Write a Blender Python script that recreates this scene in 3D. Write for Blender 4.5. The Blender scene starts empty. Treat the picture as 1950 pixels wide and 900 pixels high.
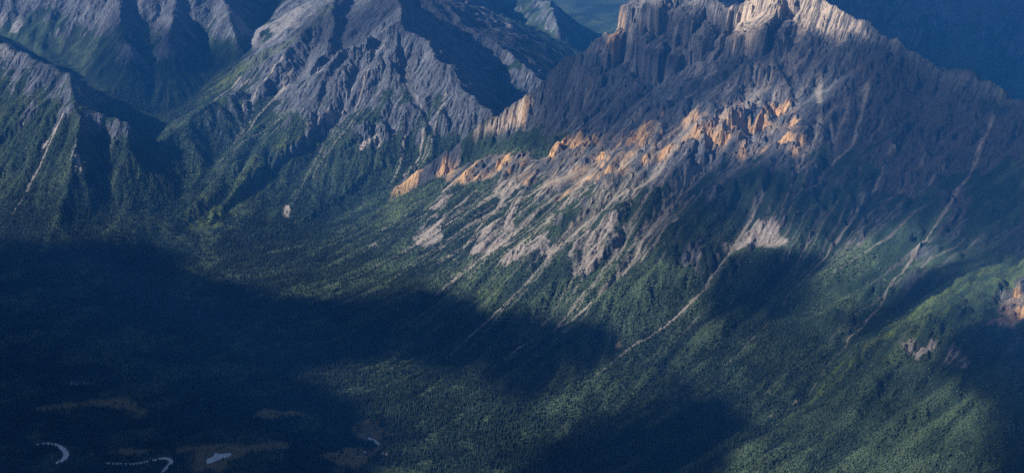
import bpy, math, random
import numpy as np

# ------------------------------------------------------------------ camera, sky, sun, exposure
random.seed(7)
rng = np.random.default_rng(11)
scene = bpy.context.scene
CAM_H, PITCH, LENS = 1900.0, math.radians(19.0), 50.0
cam_data = bpy.data.cameras.new('camera')
cam_data.lens = LENS
cam_data.sensor_width = 36.0
cam_data.clip_start = 5.0
cam_data.clip_end = 80000.0
cam = bpy.data.objects.new('camera', cam_data)
cam.location = (0, 0, CAM_H)
cam.rotation_euler = (math.pi / 2 - PITCH, 0, 0)
scene.collection.objects.link(cam)
scene.camera = cam

SUN_EL, SUN_AZ = math.radians(30.0), math.radians(-97.0)     # azimuth clockwise from +Y: the sun stands to the left
SUN_DIR = np.array([math.sin(SUN_AZ) * math.cos(SUN_EL), math.cos(SUN_AZ) * math.cos(SUN_EL), math.sin(SUN_EL)])
world = bpy.data.worlds.new('World')
scene.world = world
world.use_nodes = True
wn = world.node_tree.nodes
bg = wn['Background']
sky = wn.new('ShaderNodeTexSky')
sky.sky_type = 'NISHITA'
sky.sun_disc = False
sky.sun_elevation = SUN_EL
sky.sun_rotation = SUN_AZ
sky.altitude = 1500
world.node_tree.links.new(sky.outputs[0], bg.inputs[0])
bg.inputs[1].default_value = 0.05
sun_data = bpy.data.lights.new('sun', 'SUN')
sun_data.energy = 5.0
sun_data.angle = math.radians(0.6)
sun_data.color = (1.0, 0.88, 0.73)
sun = bpy.data.objects.new('sun', sun_data)
from mathutils import Vector
sun.rotation_euler = Vector(SUN_DIR).to_track_quat('Z', 'Y').to_euler()
sun.location = (-3000, 2000, 6000)
scene.collection.objects.link(sun)
scene.view_settings.view_transform = 'Standard'
scene.view_settings.look = 'None'
scene.view_settings.gamma = 1.0
scene.view_settings.use_curve_mapping = False
scene.view_settings.exposure = 0.9
scene.cycles.use_denoising = False
scene.cycles.max_bounces = 3
scene.cycles.diffuse_bounces = 2
scene.cycles.glossy_bounces = 1
scene.cycles.volume_bounces = 0
scene.cycles.transparent_max_bounces = 12
HAZE_DENSITY = 5.2e-5
HAZE_COLOUR = (.04,.27,.95,1)

col = scene.collection

# ------------------------------------------------------------------ small numeric helpers
FPX = 1950 * LENS / 36.0
CT, ST = math.cos(PITCH), math.sin(PITCH)

def ray(u, v):
    dx, dy = (u - 975) / FPX, (450 - v) / FPX
    return np.array([dx, CT + dy * ST, -ST + dy * CT])

def at_depth(u, v, D):
    r = ray(u, v)
    t = D / r[1]
    return (r[0] * t, D, CAM_H + r[2] * t)

_perm = np.random.default_rng(5).permutation(4096)
_gang = np.random.default_rng(6).uniform(0, 2 * np.pi, 4096)
_gx, _gy = np.cos(_gang).astype(np.float32), np.sin(_gang).astype(np.float32)

def perlin(x, y, seed=0):
    xi, yi = np.floor(x).astype(np.int64), np.floor(y).astype(np.int64)
    xf, yf = (x - xi).astype(np.float32), (y - yi).astype(np.float32)
    u, v = xf * xf * xf * (xf * (xf * 6 - 15) + 10), yf * yf * yf * (yf * (yf * 6 - 15) + 10)
    def g(ix, iy, fx, fy):
        k = _perm[(_perm[(ix + seed * 131) & 4095] + iy) & 4095]
        return _gx[k] * fx + _gy[k] * fy
    a = g(xi, yi, xf, yf); b = g(xi + 1, yi, xf - 1, yf)
    c = g(xi, yi + 1, xf, yf - 1); d = g(xi + 1, yi + 1, xf - 1, yf - 1)
    return ((a + u * (b - a)) * (1 - v) + (c + u * (d - c)) * v) * 1.45

def fbm(x, y, octv=4, seed=0, gain=0.5):
    s, a, f = 0, 1.0, 1.0
    for o in range(octv):
        s = s + a * perlin(x * f + 17.3 * o, y * f - 9.1 * o, seed + o)
        a *= gain; f *= 2.03
    return s

def ridged(x, y, octv=4, seed=0, gain=0.5):
    s, a, f = 0, 1.0, 1.0
    for o in range(octv):
        s = s + a * (1 - 2 * np.abs(perlin(x * f + 7.7 * o, y * f + 3.1 * o, seed + o)))
        a *= gain; f *= 2.07
    return s

def blur(a, n=1):
    for _ in range(n):
        p = np.pad(a, 1, mode='edge')
        a = (p[:-2] + 2 * p[1:-1] + p[2:]) * 0.25
        a = (a[:, :-2] + 2 * a[:, 1:-1] + a[:, 2:]) * 0.25
    return a

def smoothstep(a, b, x):
    t = np.clip((x - a) / (b - a), 0, 1)
    return t * t * (3 - 2 * t)

def seg_dist(X, Y, P, Z=None):
    """distance to a polyline, and Z interpolated along it"""
    best = np.full(X.shape, 1e9, np.float32); zb = np.zeros(X.shape, np.float32)
    for i in range(len(P) - 1):
        ax, ay, bx, by = P[i][0], P[i][1], P[i + 1][0], P[i + 1][1]
        dx, dy = bx - ax, by - ay
        t = np.clip(((X - ax) * dx + (Y - ay) * dy) / (dx * dx + dy * dy + 1e-9), 0, 1)
        d = np.hypot(X - ax - t * dx, Y - ay - t * dy)
        m = d < best
        best[m] = d[m]
        if Z is not None:
            zb[m] = (Z[i] + t * (Z[i + 1] - Z[i]))[m]
    return best, zb

# ------------------------------------------------------------------ ridges: photograph pixel + distance -> crest points
# (mountain id, slope, cliff height, cliff width, [(u, v, distance), ...])
RIDGES = [
    (1, .57, 195, 42, [(1150, 70, 5480), (1186, 52, 5440), (1200, -2, 5420), (1245, -14, 5370), (1300, -4, 5310), (1360, 4, 5240), (1385, 14, 5215),
                      (1425, 0, 5170), (1480, -22, 5090), (1540, -14, 5040)]),
    (1, .62, 70, 60, [(1540, -14, 5040), (1590, 14, 4950), (1640, 52, 4850), (1700, 86, 4720)]),
    (1, .56, 45, 55, [(1700, 86, 4720), (1800, 138, 4530), (1900, 186, 4340), (1960, 203, 4220), (2100, 255, 3900), (2300, 330, 3500), (2700, 420, 3000)]),
    (1, .76, 60, 40, [(1150, 70, 5480), (1090, 115, 5490), (1020, 172, 5500), (960, 212, 5510), (890, 258, 5520), (800, 322, 5530),
                      (740, 370, 5540), (680, 415, 5545), (630, 450, 5550)]),
    (2, .60, 35, 50, [(700, -60, 7300), (760, 10, 6750), (755, 48, 6500), (748, 90, 6380), (742, 150, 6230), (738, 190, 6140)]),
    (2, .66, 35, 50, [(755, 48, 6500), (690, 82, 6420), (645, 105, 6370), (618, 165, 6230), (600, 225, 6090)]),
    (2, .50, 20, 50, [(755, 48, 6500), (800, 80, 6390), (850, 125, 6230), (905, 180, 6060), (940, 225, 5930), (960, 270, 5820)]),
    (2, .42, 8, 60, [(700, -60, 7300), (640, 0, 7050), (585, 62, 6800), (540, 108, 6600), (500, 160, 6420), (455, 225, 6220), (425, 300, 6040), (395, 365, 5870)]),
    (2, .46, 0, 50, [(455, 180, 6350), (372, 215, 6150), (325, 268, 5980), (285, 330, 5830), (252, 385, 5680)]),
    (2, .62, 20, 50, [(640, 0, 7050), (625, 90, 6600), (575, 160, 6360), (555, 205, 6240)]),
    (2, .62, 15, 50, [(700, -60, 7300), (850, 15, 7150), (930, 80, 6900), (1000, 125, 6650), (1045, 165, 6500)]),
    (3, .70, 10, 50, [(-250, -50, 7300), (-60, 50, 6800), (60, 112, 6400), (130, 148, 6150), (150, 230, 5900), (130, 330, 5680), (95, 430, 5480)]),
    (3, .62, 10, 50, [(-60, 50, 6800), (-120, 200, 6100), (-160, 330, 5700), (-180, 430, 5450)]),
    (3, .95, 0, 50, [(140, 195, 5990), (200, 226, 5940), (245, 240, 5910)]),
    (3, .66, 40, 60, [(-60, 20, 7500), (100, -15, 7500), (220, -25, 7450), (330, -30, 7450), (420, -28, 7500), (500, -40, 7700), (600, -70, 8000), (700, -60, 7300)]),
    (3, .72, 30, 50, [(220, -25, 7450), (235, 30, 7200), (250, 90, 6900)]),
    (3, .72, 30, 50, [(330, -30, 7450), (325, 30, 7200), (330, 80, 6950)]),
    (3, .72, 30, 50, [(420, -28, 7500), (430, 40, 7200), (440, 80, 7050)]),
    (4, .60, 30, 60, [(700, -60, 7300), (900, -75, 8500), (1000, -22, 8250), (1075, 35, 7950), (1130, 85, 7650), (1155, 120, 7400)]),
    (4, .60, 30, 60, [(1000, -22, 8250), (1040, 10, 7900), (1060, 60, 7600)]),
    (4, .55, 30, 60, [(1090, 25, 9300), (1150, 45, 9000), (1200, 62, 8700), (1260, 90, 8300)]),
    (4, .50, 20, 60, [(960, -100, 12000), (1100, -50, 11500), (1170, 0, 11000), (1200, 22, 10500)]),
    (4, .50, 20, 60, [(1180, -70, 13500), (1300, -60, 12500), (1500, -100, 11500), (1800, -130, 11000)]),
    (5, .58, 40, 60, [(1380, -80, 8700), (1550, -130, 8500), (1750, -170, 8300), (2000, -180, 8100), (2300, -160, 7900)]),
    (5, .62, 20, 60, [(1750, -170, 8300), (1800, -40, 7800), (1850, 60, 7400)]),
    (5, .62, 20, 60, [(1550, -130, 8500), (1600, -30, 8000), (1640, 30, 7700)]),
    (5, .62, 20, 60, [(2000, -180, 8100), (2020, -30, 7700), (2020, 60, 7400)]),
]

def base_height(X, Y):
    wx = X + 34 * fbm(X / 420, Y / 420, 3, 31)
    wy = Y + 34 * fbm(X / 420, Y / 420, 3, 41)
    floor = np.clip(Y - 5900, 0, None) * 0.055 + np.clip(X - 1500, 0, None) * 0.0
    Hm = np.full(X.shape, -400.0, np.float32)
    ids = np.zeros(X.shape, np.int8)
    for mid, k, c, cw, pts in RIDGES:
        P = [at_depth(*p) for p in pts]
        d, z = seg_dist(wx, wy, P, [p[2] for p in P])
        f = z - c * (1 - np.exp(-d / cw)) - k * d
        m = f > Hm
        Hm[m] = f[m]; ids[m] = mid
    rel = Hm - floor
    w = 60.0
    soft = w * np.logaddexp(0, rel / w) - w * 0.12
    ids[rel < -10] = 0
    return floor + soft, ids

# ------------------------------------------------------------------ height grid of the near terrain
DX = 5.5
EX = 2 * DX
X0, X1, Y0, Y1 = -3900.0, 3900.0, 2700.0, 9900.0
NXc, NYc = int((X1 - X0) / EX) + 1, int((Y1 - Y0) / EX) + 1
xc = X0 + EX * np.arange(NXc); yc = Y0 + EX * np.arange(NYc)
XC, YC = np.meshgrid(xc, yc)
XC = XC.astype(np.float32); YC = YC.astype(np.float32)
H, IDS = base_height(XC, YC)

def sample(h, step, x, y):
    fx = np.clip((np.asarray(x) - X0) / step, 0, h.shape[1] - 1.001)
    fy = np.clip((np.asarray(y) - Y0) / step, 0, h.shape[0] - 1.001)
    ix, iy = fx.astype(np.int64), fy.astype(np.int64)
    tx, ty = fx - ix, fy - iy
    return (h[iy, ix] * (1 - tx) + h[iy, ix + 1] * tx) * (1 - ty) + (h[iy + 1, ix] * (1 - tx) + h[iy + 1, ix + 1] * tx) * ty

def pick(u, v, h=None, step=EX):
    """where the sight line through a photograph pixel meets the ground"""
    h = H if h is None else h
    r = ray(u, v)
    t = np.arange(2600.0, 13500.0, 6.0) / r[1]
    x, y, z = r[0] * t, r[1] * t, CAM_H + r[2] * t
    g = sample(h, step, x, y)
    hit = np.nonzero(z < g)[0]
    i = hit[0] if len(hit) else len(t) - 1
    return (x[i], y[i], z[i])

def picks(pts, **k):
    return [pick(u, v, **k) for u, v in pts]

# scree chutes, traced from crest to valley
CHUTES = [
    (7, [(1262, 322), (1180, 382), (1065, 468), (1000, 538), (932, 605), (880, 655), (832, 700)]),
    (7, [(1330, 330), (1275, 385), (1235, 455), (1192, 520), (1135, 575), (1090, 612), (990, 665), (900, 725)]),
    (7, [(1450, 380), (1400, 470), (1342, 552), (1265, 625), (1200, 668), (1120, 725)]),
    (5, [(1700, 300), (1662, 372), (1605, 458), (1548, 522), (1480, 600), (1425, 662), (1340, 735)]),
    (5, [(1892, 225), (1852, 330), (1790, 432), (1722, 522), (1672, 590), (1610, 665), (1540, 752), (1460, 800)]),
    (5, [(1130, 330), (1075, 400), (1010, 470), (930, 540), (880, 600)]),
    (5, [(985, 345), (940, 400), (880, 480), (820, 530)]),
    (6, [(1560, 160), (1560, 260), (1520, 330), (1490, 400), (1470, 470)]),
    (6, [(1650, 180), (1625, 280), (1570, 340)]),
    (8, [(1260, 100), (1225, 180), (1190, 260), (1130, 330)]),
    (8, [(1390, 95), (1345, 170), (1300, 250)]),
    (14, [(525, 175), (510, 240), (465, 310), (410, 390), (350, 432)]),
    (14, [(760, 80), (790, 170), (840, 260), (860, 330)]),
    (12, [(690, 130), (655, 200), (600, 290), (540, 380)]),
    (10, [(820, 170), (870, 240), (900, 300)]),
    (10, [(120, 200), (80, 300), (50, 400)]),
    (10, [(190, 250), (210, 320), (205, 385)]),
]
chute_xy = [(w, picks(p)) for w, p in CHUTES]
for w, P in chute_xy:
    d, _ = seg_dist(XC, YC, P)
    H -= (w * 1.7) * np.exp(-(d / 34.0) ** 2)

# rock teeth and buttresses standing out of the face: (u, v, height, radius)
TEETH = [(850, 318, 34, 34), (785, 330, 20, 24), (912, 322, 24, 24), (948, 318, 16, 20), (1000, 292, 32, 28), (1030, 290, 24, 20),
         (1058, 285, 30, 28), (1108, 278, 40, 34), (1150, 290, 24, 26), (1200, 262, 34, 28), (1225, 280, 20, 22), (1330, 262, 38, 40),
         (1400, 240, 36, 44), (1450, 232, 40, 48), (1505, 262, 34, 40), (1240, 215, 24, 30), (1370, 250, 24, 30), (990, 185, 22, 34),
         (940, 225, 22, 34), (690, 250, 30, 44), (730, 255, 26, 36), (150, 300, 22, 36), (235, 250, 26, 46), (1320, 480, 18, 34),
         (1730, 640, 10, 40), (1250, 375, 24, 30), (1420, 300, 24, 40), (640, 110, 24, 46), (700, 90, 24, 40), (1918, 590, 22, 26), (1940, 562, 26, 30), (1900, 560, 14, 22), (1760, 668, 16, 24)]
tooth_warp = 1 + .55 * ridged(XC / 44, YC / 44, 2, 19)
for u, v, hh, rr in TEETH:
    p = pick(u, v)
    d = np.hypot(XC - p[0], YC - p[1]) / rr * tooth_warp
    H += .55 * hh * np.exp(-d ** 3)

# ------------------------------------------------------------------ relief and water erosion
crest = [at_depth(*p)[:2] for p in RIDGES[0][4]] + [at_depth(*p)[:2] for p in RIDGES[1][4][1:]]
arc = np.concatenate([[0], np.cumsum(np.hypot(*np.diff(np.array(crest), axis=0).T))])
dcr, scr = seg_dist(XC, YC, crest, arc)
rel0 = np.clip(H - np.clip(YC - 5900, 0, None) * 0.055, 0, None)
rocky = smoothstep(60, 500, rel0)
far_m = np.where(IDS == 3, .45, np.where(IDS == 2, .7, 1.0)); far_m = blur(far_m, 12)
H += far_m * (6 + 17 * rocky) * smoothstep(8, 90, rel0) * ridged(XC / 300, YC / 300, 5, 3)
H += 9 * rocky * ridged(XC / 85, YC / 85, 3, 9)
H += 2.0 * fbm(XC / 120, YC / 120, 3, 77)

def erode(h, step, n, batches, steps, rad=1, k_er=0.28, k_dep=0.25, cap=6.0, mask=None, seed=0):
    r = np.random.default_rng(seed)
    ny, nx = h.shape
    track = np.zeros_like(h)
    if mask is not None:
        cells = np.flatnonzero(mask)
    for b in range(batches):
        if mask is not None:
            c = r.choice(cells, n)
            px = (c % nx) + r.random(n) - .5; py = (c // nx) + r.random(n) - .5
            px = np.clip(px, 1, nx - 3); py = np.clip(py, 1, ny - 3)
        else:
            px = r.uniform(1, nx - 3, n); py = r.uniform(1, ny - 3, n)
        vx = np.zeros(n); vy = np.zeros(n); sp = np.ones(n); wa = np.ones(n); se = np.zeros(n)
        for s in range(steps):
            ix, iy = px.astype(np.int64), py.astype(np.int64)
            fx, fy = px - ix, py - iy
            i00 = iy * nx + ix
            hf = h.ravel()
            h00, h10, h01, h11 = hf[i00], hf[i00 + 1], hf[i00 + nx], hf[i00 + nx + 1]
            gx = (h10 - h00) * (1 - fy) + (h11 - h01) * fy
            gy = (h01 - h00) * (1 - fx) + (h11 - h10) * fx
            hc = (h00 * (1 - fx) + h10 * fx) * (1 - fy) + (h01 * (1 - fx) + h11 * fx) * fy
            vx = vx * 0.25 - gx * 0.75; vy = vy * 0.25 - gy * 0.75
            l = np.hypot(vx, vy) + 1e-6
            vx /= l; vy /= l
            qx = np.clip(px + vx, 1, nx - 3); qy = np.clip(py + vy, 1, ny - 3)
            jx, jy = qx.astype(np.int64), qy.astype(np.int64)
            ex, ey = qx - jx, qy - jy
            j = jy * nx + jx
            hn = (hf[j] * (1 - ex) + hf[j + 1] * ex) * (1 - ey) + (hf[j + nx] * (1 - ex) + hf[j + nx + 1] * ex) * ey
            dh = (hn - hc) / step
            cc = np.clip(-dh, 0.02, 1.2) * sp * wa * cap
            dep = np.where(dh > 0, np.minimum(dh * step, se), np.where(se > cc, (se - cc) * k_dep, -np.minimum((cc - se) * k_er, np.clip(-dh * step, 0, 3) * 0.5)))
            se -= dep
            sp = np.sqrt(np.clip(sp * sp - dh * 0.8, 0.05, 6)); wa *= 0.988
            dm = np.bincount(np.concatenate([i00, i00 + 1, i00 + nx, i00 + nx + 1]),
                             np.concatenate([dep * (1 - fx) * (1 - fy), dep * fx * (1 - fy), dep * (1 - fx) * fy, dep * fx * fy]), minlength=h.size)
            track += np.bincount(i00, wa, minlength=h.size).reshape(h.shape)
            dm = dm.reshape(h.shape)
            h = h + (blur(dm, rad) if rad else dm)
            px, py = qx, qy
    return h, track

H, TRACK = erode(H.astype(np.float64), EX, 26000, 6, 56, seed=3)

def up2(a):
    ny, nx = a.shape
    o = np.zeros((2 * ny - 1, 2 * nx - 1))
    o[::2, ::2] = a
    o[::2, 1::2] = (a[:, :-1] + a[:, 1:]) * .5
    o[1::2] = (o[:-2:2] + o[2::2]) * .5
    return o

H = blur(up2(H), 1)
TRACK = up2(TRACK)
NY, NX = H.shape
xs = X0 + DX * np.arange(NX); ys = Y0 + DX * np.arange(NY)
X, Y = np.meshgrid(xs, ys)
X = X.astype(np.float32); Y = Y.astype(np.float32)
FLOOR = np.clip(Y - 5900, 0, None) * 0.055
rel = np.clip(H - FLOOR, 0, None)
gy_, gx_ = np.gradient(H, DX)
slope = np.hypot(gx_, gy_)
steep = smoothstep(.55, 1.0, blur(slope, 3))
H += steep * (4.6 * ridged(X / 42, Y / 42, 3, 21) + 2.2 * ridged(X / 16, Y / 16, 2, 25))

def streaks(h, noise, n, smooth):
    """average a noise field along the fall line, so that it runs down the slope as gullies and grass stripes do"""
    hs = blur(h, smooth)
    gy, gx = np.gradient(hs)
    l = np.hypot(gx, gy) + 1e-4
    gx = (gx / l).astype(np.float32); gy = (gy / l).astype(np.float32)
    ny, nx = h.shape
    acc = noise.astype(np.float32).copy()
    for sgn in (1, -1):
        jx, jy = np.meshgrid(np.arange(nx, dtype=np.float32), np.arange(ny, dtype=np.float32))
        for k in range(n):
            ii = np.clip(jy + .5, 0, ny - 1).astype(np.int32); jj = np.clip(jx + .5, 0, nx - 1).astype(np.int32)
            jx += sgn * gx[ii, jj]; jy += sgn * gy[ii, jj]
            ii = np.clip(jy + .5, 0, ny - 1).astype(np.int32); jj = np.clip(jx + .5, 0, nx - 1).astype(np.int32)
            acc += noise[ii, jj] * (1 - k / (n + 1))
    acc -= acc.mean()
    return acc / acc.std()
ST_FINE = streaks(H, rng.standard_normal(H.shape).astype(np.float32), 11, 4)
ST_WIDE = streaks(H, blur(rng.standard_normal(H.shape).astype(np.float32), 5), 26, 8)
ST_WIDE = blur(ST_WIDE, 1)
HQ = H[::2, ::2]
ST_RIB = blur(streaks(HQ, blur(rng.standard_normal(HQ.shape).astype(np.float32), 7), 34, 8), 1)
ST_RIB = blur(up2(ST_RIB)[:NY, :NX], 1)
inc = smoothstep(.30, .60, blur(slope, 3)) * smoothstep(20, 200, rel)
inc *= 1 - .6 * smoothstep(640, 800, rel)
H += inc * ((.9 - .6 * smoothstep(380, 560, rel)) * ST_FINE + 2.2 * ST_WIDE) + smoothstep(.2, .5, blur(slope, 3)) * smoothstep(10, 110, rel) * (1 - .6 * smoothstep(640, 800, rel)) * 6.5 * ST_RIB
INVIEW = (np.abs(X) < 0.40 * Y + 480)
vis = (INVIEW & (rel > 60) & (Y < 6900))
H, TR2 = erode(H, DX, 42000, 3, 34, rad=0, mask=vis, seed=9)
H = H * 0.8 + blur(H, 1) * 0.2
TRACK = TRACK + TR2 * .6
def cells(x, y, seed):
    """random value of the nearest scattered point, and how far the border with the next one is"""
    xi, yi = np.floor(x).astype(np.int64), np.floor(y).astype(np.int64)
    b1 = np.full(x.shape, 9.0, np.float32); b2 = b1.copy(); val = np.zeros(x.shape, np.float32)
    for oy in (-1, 0, 1):
        for ox in (-1, 0, 1):
            k = _perm[(_perm[(xi + ox + seed * 131) & 4095] + yi + oy) & 4095]
            ex, ey = xi + ox + .5 + .48 * _gx[k] - x, yi + oy + .5 + .48 * _gy[k] - y
            d = (np.maximum(np.abs(ex + .35 * ey), np.abs(ey - .35 * ex))).astype(np.float32)     # angular blocks
            k3 = (k * 7 + 13) & 4095
            m = d < b1
            b2 = np.where(m, b1, np.minimum(b2, d)); b1 = np.where(m, d, b1)
            val = np.where(m, (.8 * (k / 2047.5 - 1) + 1.1 * (_gx[k3] * ex + _gy[k3] * ey)).astype(np.float32), val)   # each block tilts its own way
    return val, b2 - b1

def crags(h):
    wx_ = X + 7 * fbm(X / 30, Y / 30, 2, 91); wy_ = Y + 7 * fbm(X / 30, Y / 30, 2, 93)
    # summit towers: columns of the wall end at their own distance from the crest, then drop
    Pc = [at_depth(*p) for p in RIDGES[0][4]]
    arc = np.concatenate([[0], np.cumsum(np.hypot(*np.diff(np.array(Pc)[:, :2], axis=0).T))])
    total = arc[-1]
    box = (X > -100) & (X < 1500) & (Y > 4600) & (Y < 5800)
    i0, i1 = np.nonzero(box.any(1))[0][[0, -1]]; j0, j1 = np.nonzero(box.any(0))[0][[0, -1]]
    sl = (slice(i0, i1), slice(j0, j1))
    d, sc = seg_dist(wx_[sl], wy_[sl], Pc, arc)
    _, zc = seg_dist(wx_[sl], wy_[sl], Pc, [p[2] for p in Pc])
    r = np.random.default_rng(44)
    for wmin, wmax, dlo, dhi, drop, stp in ((44, 100, 4, 110, 30, 5.0), (16, 40, 2, 70, 26, 6), (34, 70, 90, 190, 105, 4), (14, 30, 60, 150, 90, 4)):
        ed = np.cumsum(r.uniform(wmin, wmax, 90)); k = np.searchsorted(ed, sc + 9 * fbm(X[sl] / 55, Y[sl] / 55, 2, 95))
        dc = r.uniform(dlo, dhi, 91)[k]; zj = r.uniform(-drop, 0 if drop < 50 else -45, 91)[k]
        on = r.random(91)[k] < .66
        T = zc + zj - .45 * d - stp * np.clip(d - dc, 0, None) - 2.5 * np.clip(sc - total + 40, 0, None)
        T = np.where(on, T, -999)
        h[sl] = np.maximum(h[sl], T)
    # fractured blocks wherever the rock is steep
    g2, g1 = np.gradient(blur(h, 1), DX)
    st = smoothstep(.55, 1.05, np.hypot(g1, g2)) * smoothstep(120, 420, rel) * (1 - .6 * smoothstep(5650, 5850, Y))
    band = np.zeros_like(h)
    for u, v, hh, rr in TEETH:
        p = pick(u, v, h, DX)
        band = np.maximum(band, np.exp(-((X - p[0]) ** 2 + (Y - p[1]) ** 2) / (1.5 * rr + 12) ** 2))
    v1, e1 = cells(wx_ / 40, wy_ / 40, 3)
    v2, e2 = cells(wx_ / 19, wy_ / 19, 5)
    v0, e0 = cells((X + 26 * fbm(X / 90, Y / 90, 3, 81)) / 105, (Y + 26 * fbm(X / 90, Y / 90, 3, 83)) / 105, 7)
    butt = smoothstep(420, 600, rel) * (Y < 5800) * smoothstep(.45, .7, np.hypot(g1, g2))
    h = h + blur(10 * butt, 2) * v0
    h = h + (4.5 * st + 8.5 * band) * v1 + (2.8 * st + 5.5 * band) * v2 - (2 * st + 3 * band) * np.exp(-(e1 / .16) ** 2)
    # rock beds: steps along the height
    ph = h / 17 + .9 * fbm(X / 260, Y / 260, 3, 97)
    saw = ph - np.floor(ph)
    h = h + (2.2 * st + 2.0 * band + 4.5 * st * smoothstep(620, 760, rel)) * (smoothstep(.55, .95, saw) - saw)
    return h
H = crags(H)
rel = np.clip(H - FLOOR, 0, None)
gy_, gx_ = np.gradient(H, DX)
slope = np.hypot(gx_, gy_)
curv = blur(H, 6) - H
HSM = blur(H[::4, ::4], 14)
gys, gxs = np.gradient(HSM, DX * 4)
def fall_line(p, n, step=12.0):
    out = [(p[0], p[1])]
    for _ in range(n):
        g = np.array([float(sample(gxs, DX * 4, *out[-1])), float(sample(gys, DX * 4, *out[-1]))])
        k = np.hypot(*g)
        if k < .16: break
        out.append((out[-1][0] - step * g[0] / k, out[-1][1] - step * g[1] / k))
    return out
IDSF = np.repeat(np.repeat(IDS, 2, 0), 2, 1)[:NY, :NX]

# ------------------------------------------------------------------ materials
def new_mat(name):
    m = bpy.data.materials.new(name)
    m.use_nodes = True
    nt = m.node_tree
    b = nt.nodes['Principled BSDF']
    return m, nt, b

def terrain_material():
    m, nt, b = new_mat('mountain_ground')
    N, L = nt.nodes.new, nt.links.new
    at = N('ShaderNodeAttribute'); at.attribute_name = 'ground_colour'
    geo = N('ShaderNodeNewGeometry')
    n1 = N('ShaderNodeTexNoise'); n1.inputs['Scale'].default_value = 0.09; n1.inputs['Detail'].default_value = 6; n1.inputs['Roughness'].default_value = .7
    L(geo.outputs['Position'], n1.inputs['Vector'])
    mr = N('ShaderNodeMapRange'); mr.inputs[1].default_value = .3; mr.inputs[2].default_value = .7; mr.inputs[3].default_value = .62; mr.inputs[4].default_value = 1.4
    L(n1.outputs[0], mr.inputs[0])
    mul = N('ShaderNodeVectorMath'); mul.operation = 'SCALE'
    L(at.outputs['Color'], mul.inputs[0]); L(mr.outputs[0], mul.inputs['Scale'])
    L(mul.outputs[0], b.inputs['Base Color'])
    b.inputs['Roughness'].default_value = .95
    b.inputs['Specular IOR Level'].default_value = .1
    bp = N('ShaderNodeBump'); bp.inputs['Strength'].default_value = 1.0; bp.inputs['Distance'].default_value = 6.0
    n2 = N('ShaderNodeTexNoise'); n2.noise_type = 'RIDGED_MULTIFRACTAL'; n2.inputs['Scale'].default_value = .045; n2.inputs['Detail'].default_value = 7; n2.inputs['Roughness'].default_value = .62
    sq = N('ShaderNodeVectorMath'); sq.operation = 'MULTIPLY'; sq.inputs[1].default_value = (1, 1, .55)
    L(geo.outputs['Position'], sq.inputs[0]); L(sq.outputs[0], n2.inputs['Vector'])
    k = N('ShaderNodeMath'); k.operation = 'MULTIPLY'; L(n2.outputs[0], k.inputs[0]); L(at.outputs['Alpha'], k.inputs[1])
    k2 = N('ShaderNodeMath'); k2.operation = 'MULTIPLY_ADD'; k2.inputs[1].default_value = .55; L(k.outputs[0], k2.inputs[0]); L(n1.outputs[0], k2.inputs[2])
    L(k2.outputs[0], bp.inputs['Height']); L(bp.outputs[0], b.inputs['Normal'])
    return m

MAT_TERRAIN = terrain_material()

# ------------------------------------------------------------------ water on the valley floor
WATER = {
    'river_bend': ('line', 9, [(70, 845), (95, 844), (116, 851), (126, 862), (121, 873), (106, 880)]),
    'river_loop': ('line', 7, [(200, 881), (250, 883), (285, 876), (312, 870), (326, 876), (318, 889), (306, 900)]),
    'pond': ('poly', 0, [(391, 880), (394, 871), (405, 867), (407, 861), (422, 863), (440, 861), (443, 865), (432, 870), (418, 873), (400, 881)]),
    'braided_stream': ('line', 7, [(700, 832), (712, 838), (722, 846), (716, 856), (704, 864), (692, 858)]),
    'stream_pool': ('poly', 0, [(722, 866), (730, 858), (737, 862), (738, 867)]),
    'distant_pool': ('poly', 0, [(110, 728), (140, 722), (176, 728), (178, 733), (130, 733)]),
}
water_shapes = []
for nm, (kind, w, pts) in WATER.items():
    P = np.array([pick(u, v, H, DX) for u, v in pts])
    lvl = float(np.median(P[:, 2])) - 1.0
    xy = P[:, :2]
    if kind == 'line':
        t = np.linspace(0, len(xy) - 1, len(xy) * 8)
        def cr(t):
            i = np.clip(t.astype(int), 0, len(xy) - 2); f = (t - i)[:, None]
            g = lambda k: xy[np.clip(i + k, 0, len(xy) - 1)]
            return .5 * (2 * g(0) + (g(1) - g(-1)) * f + (2 * g(-1) - 5 * g(0) + 4 * g(1) - g(2)) * f ** 2 + (3 * g(0) - g(-1) - 3 * g(1) + g(2)) * f ** 3)
        c = cr(t)
        tan = np.gradient(c, axis=0); tan /= np.linalg.norm(tan, axis=1)[:, None] + 1e-9
        nrm = np.stack([-tan[:, 1], tan[:, 0]], 1)
        hw = w * (.75 + .45 * np.sin(t * 2.1 + 1) ** 2) * np.minimum(1, .35 + np.minimum(t, t[-1] - t))
        outline = np.concatenate([c + nrm * hw[:, None], (c - nrm * hw[:, None])[::-1]])
        d, _ = seg_dist(X, Y, [tuple(p) for p in c[::3]])
        d = d - w
    else:
        outline = xy
        d, _ = seg_dist(X, Y, [tuple(p) for p in xy] + [tuple(xy[0])])
        ins = np.zeros(X.shape, bool)
        for i in range(len(xy)):
            (ax, ay), (bx, by) = xy[i], xy[(i + 1) % len(xy)]
            ins ^= ((ay > Y) != (by > Y)) & (X < (bx - ax) * (Y - ay) / (by - ay + 1e-9) + ax)
        d = np.where(ins, -d, d)
    f = 1 - smoothstep(0, 70, d)
    H = H * (1 - f) + (lvl + .5 + np.clip(d, -4, 6) * .25) * f
    water_shapes.append((nm, kind, outline, lvl, d))
near_water = np.min([w[4] for w in water_shapes], 0)

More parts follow.
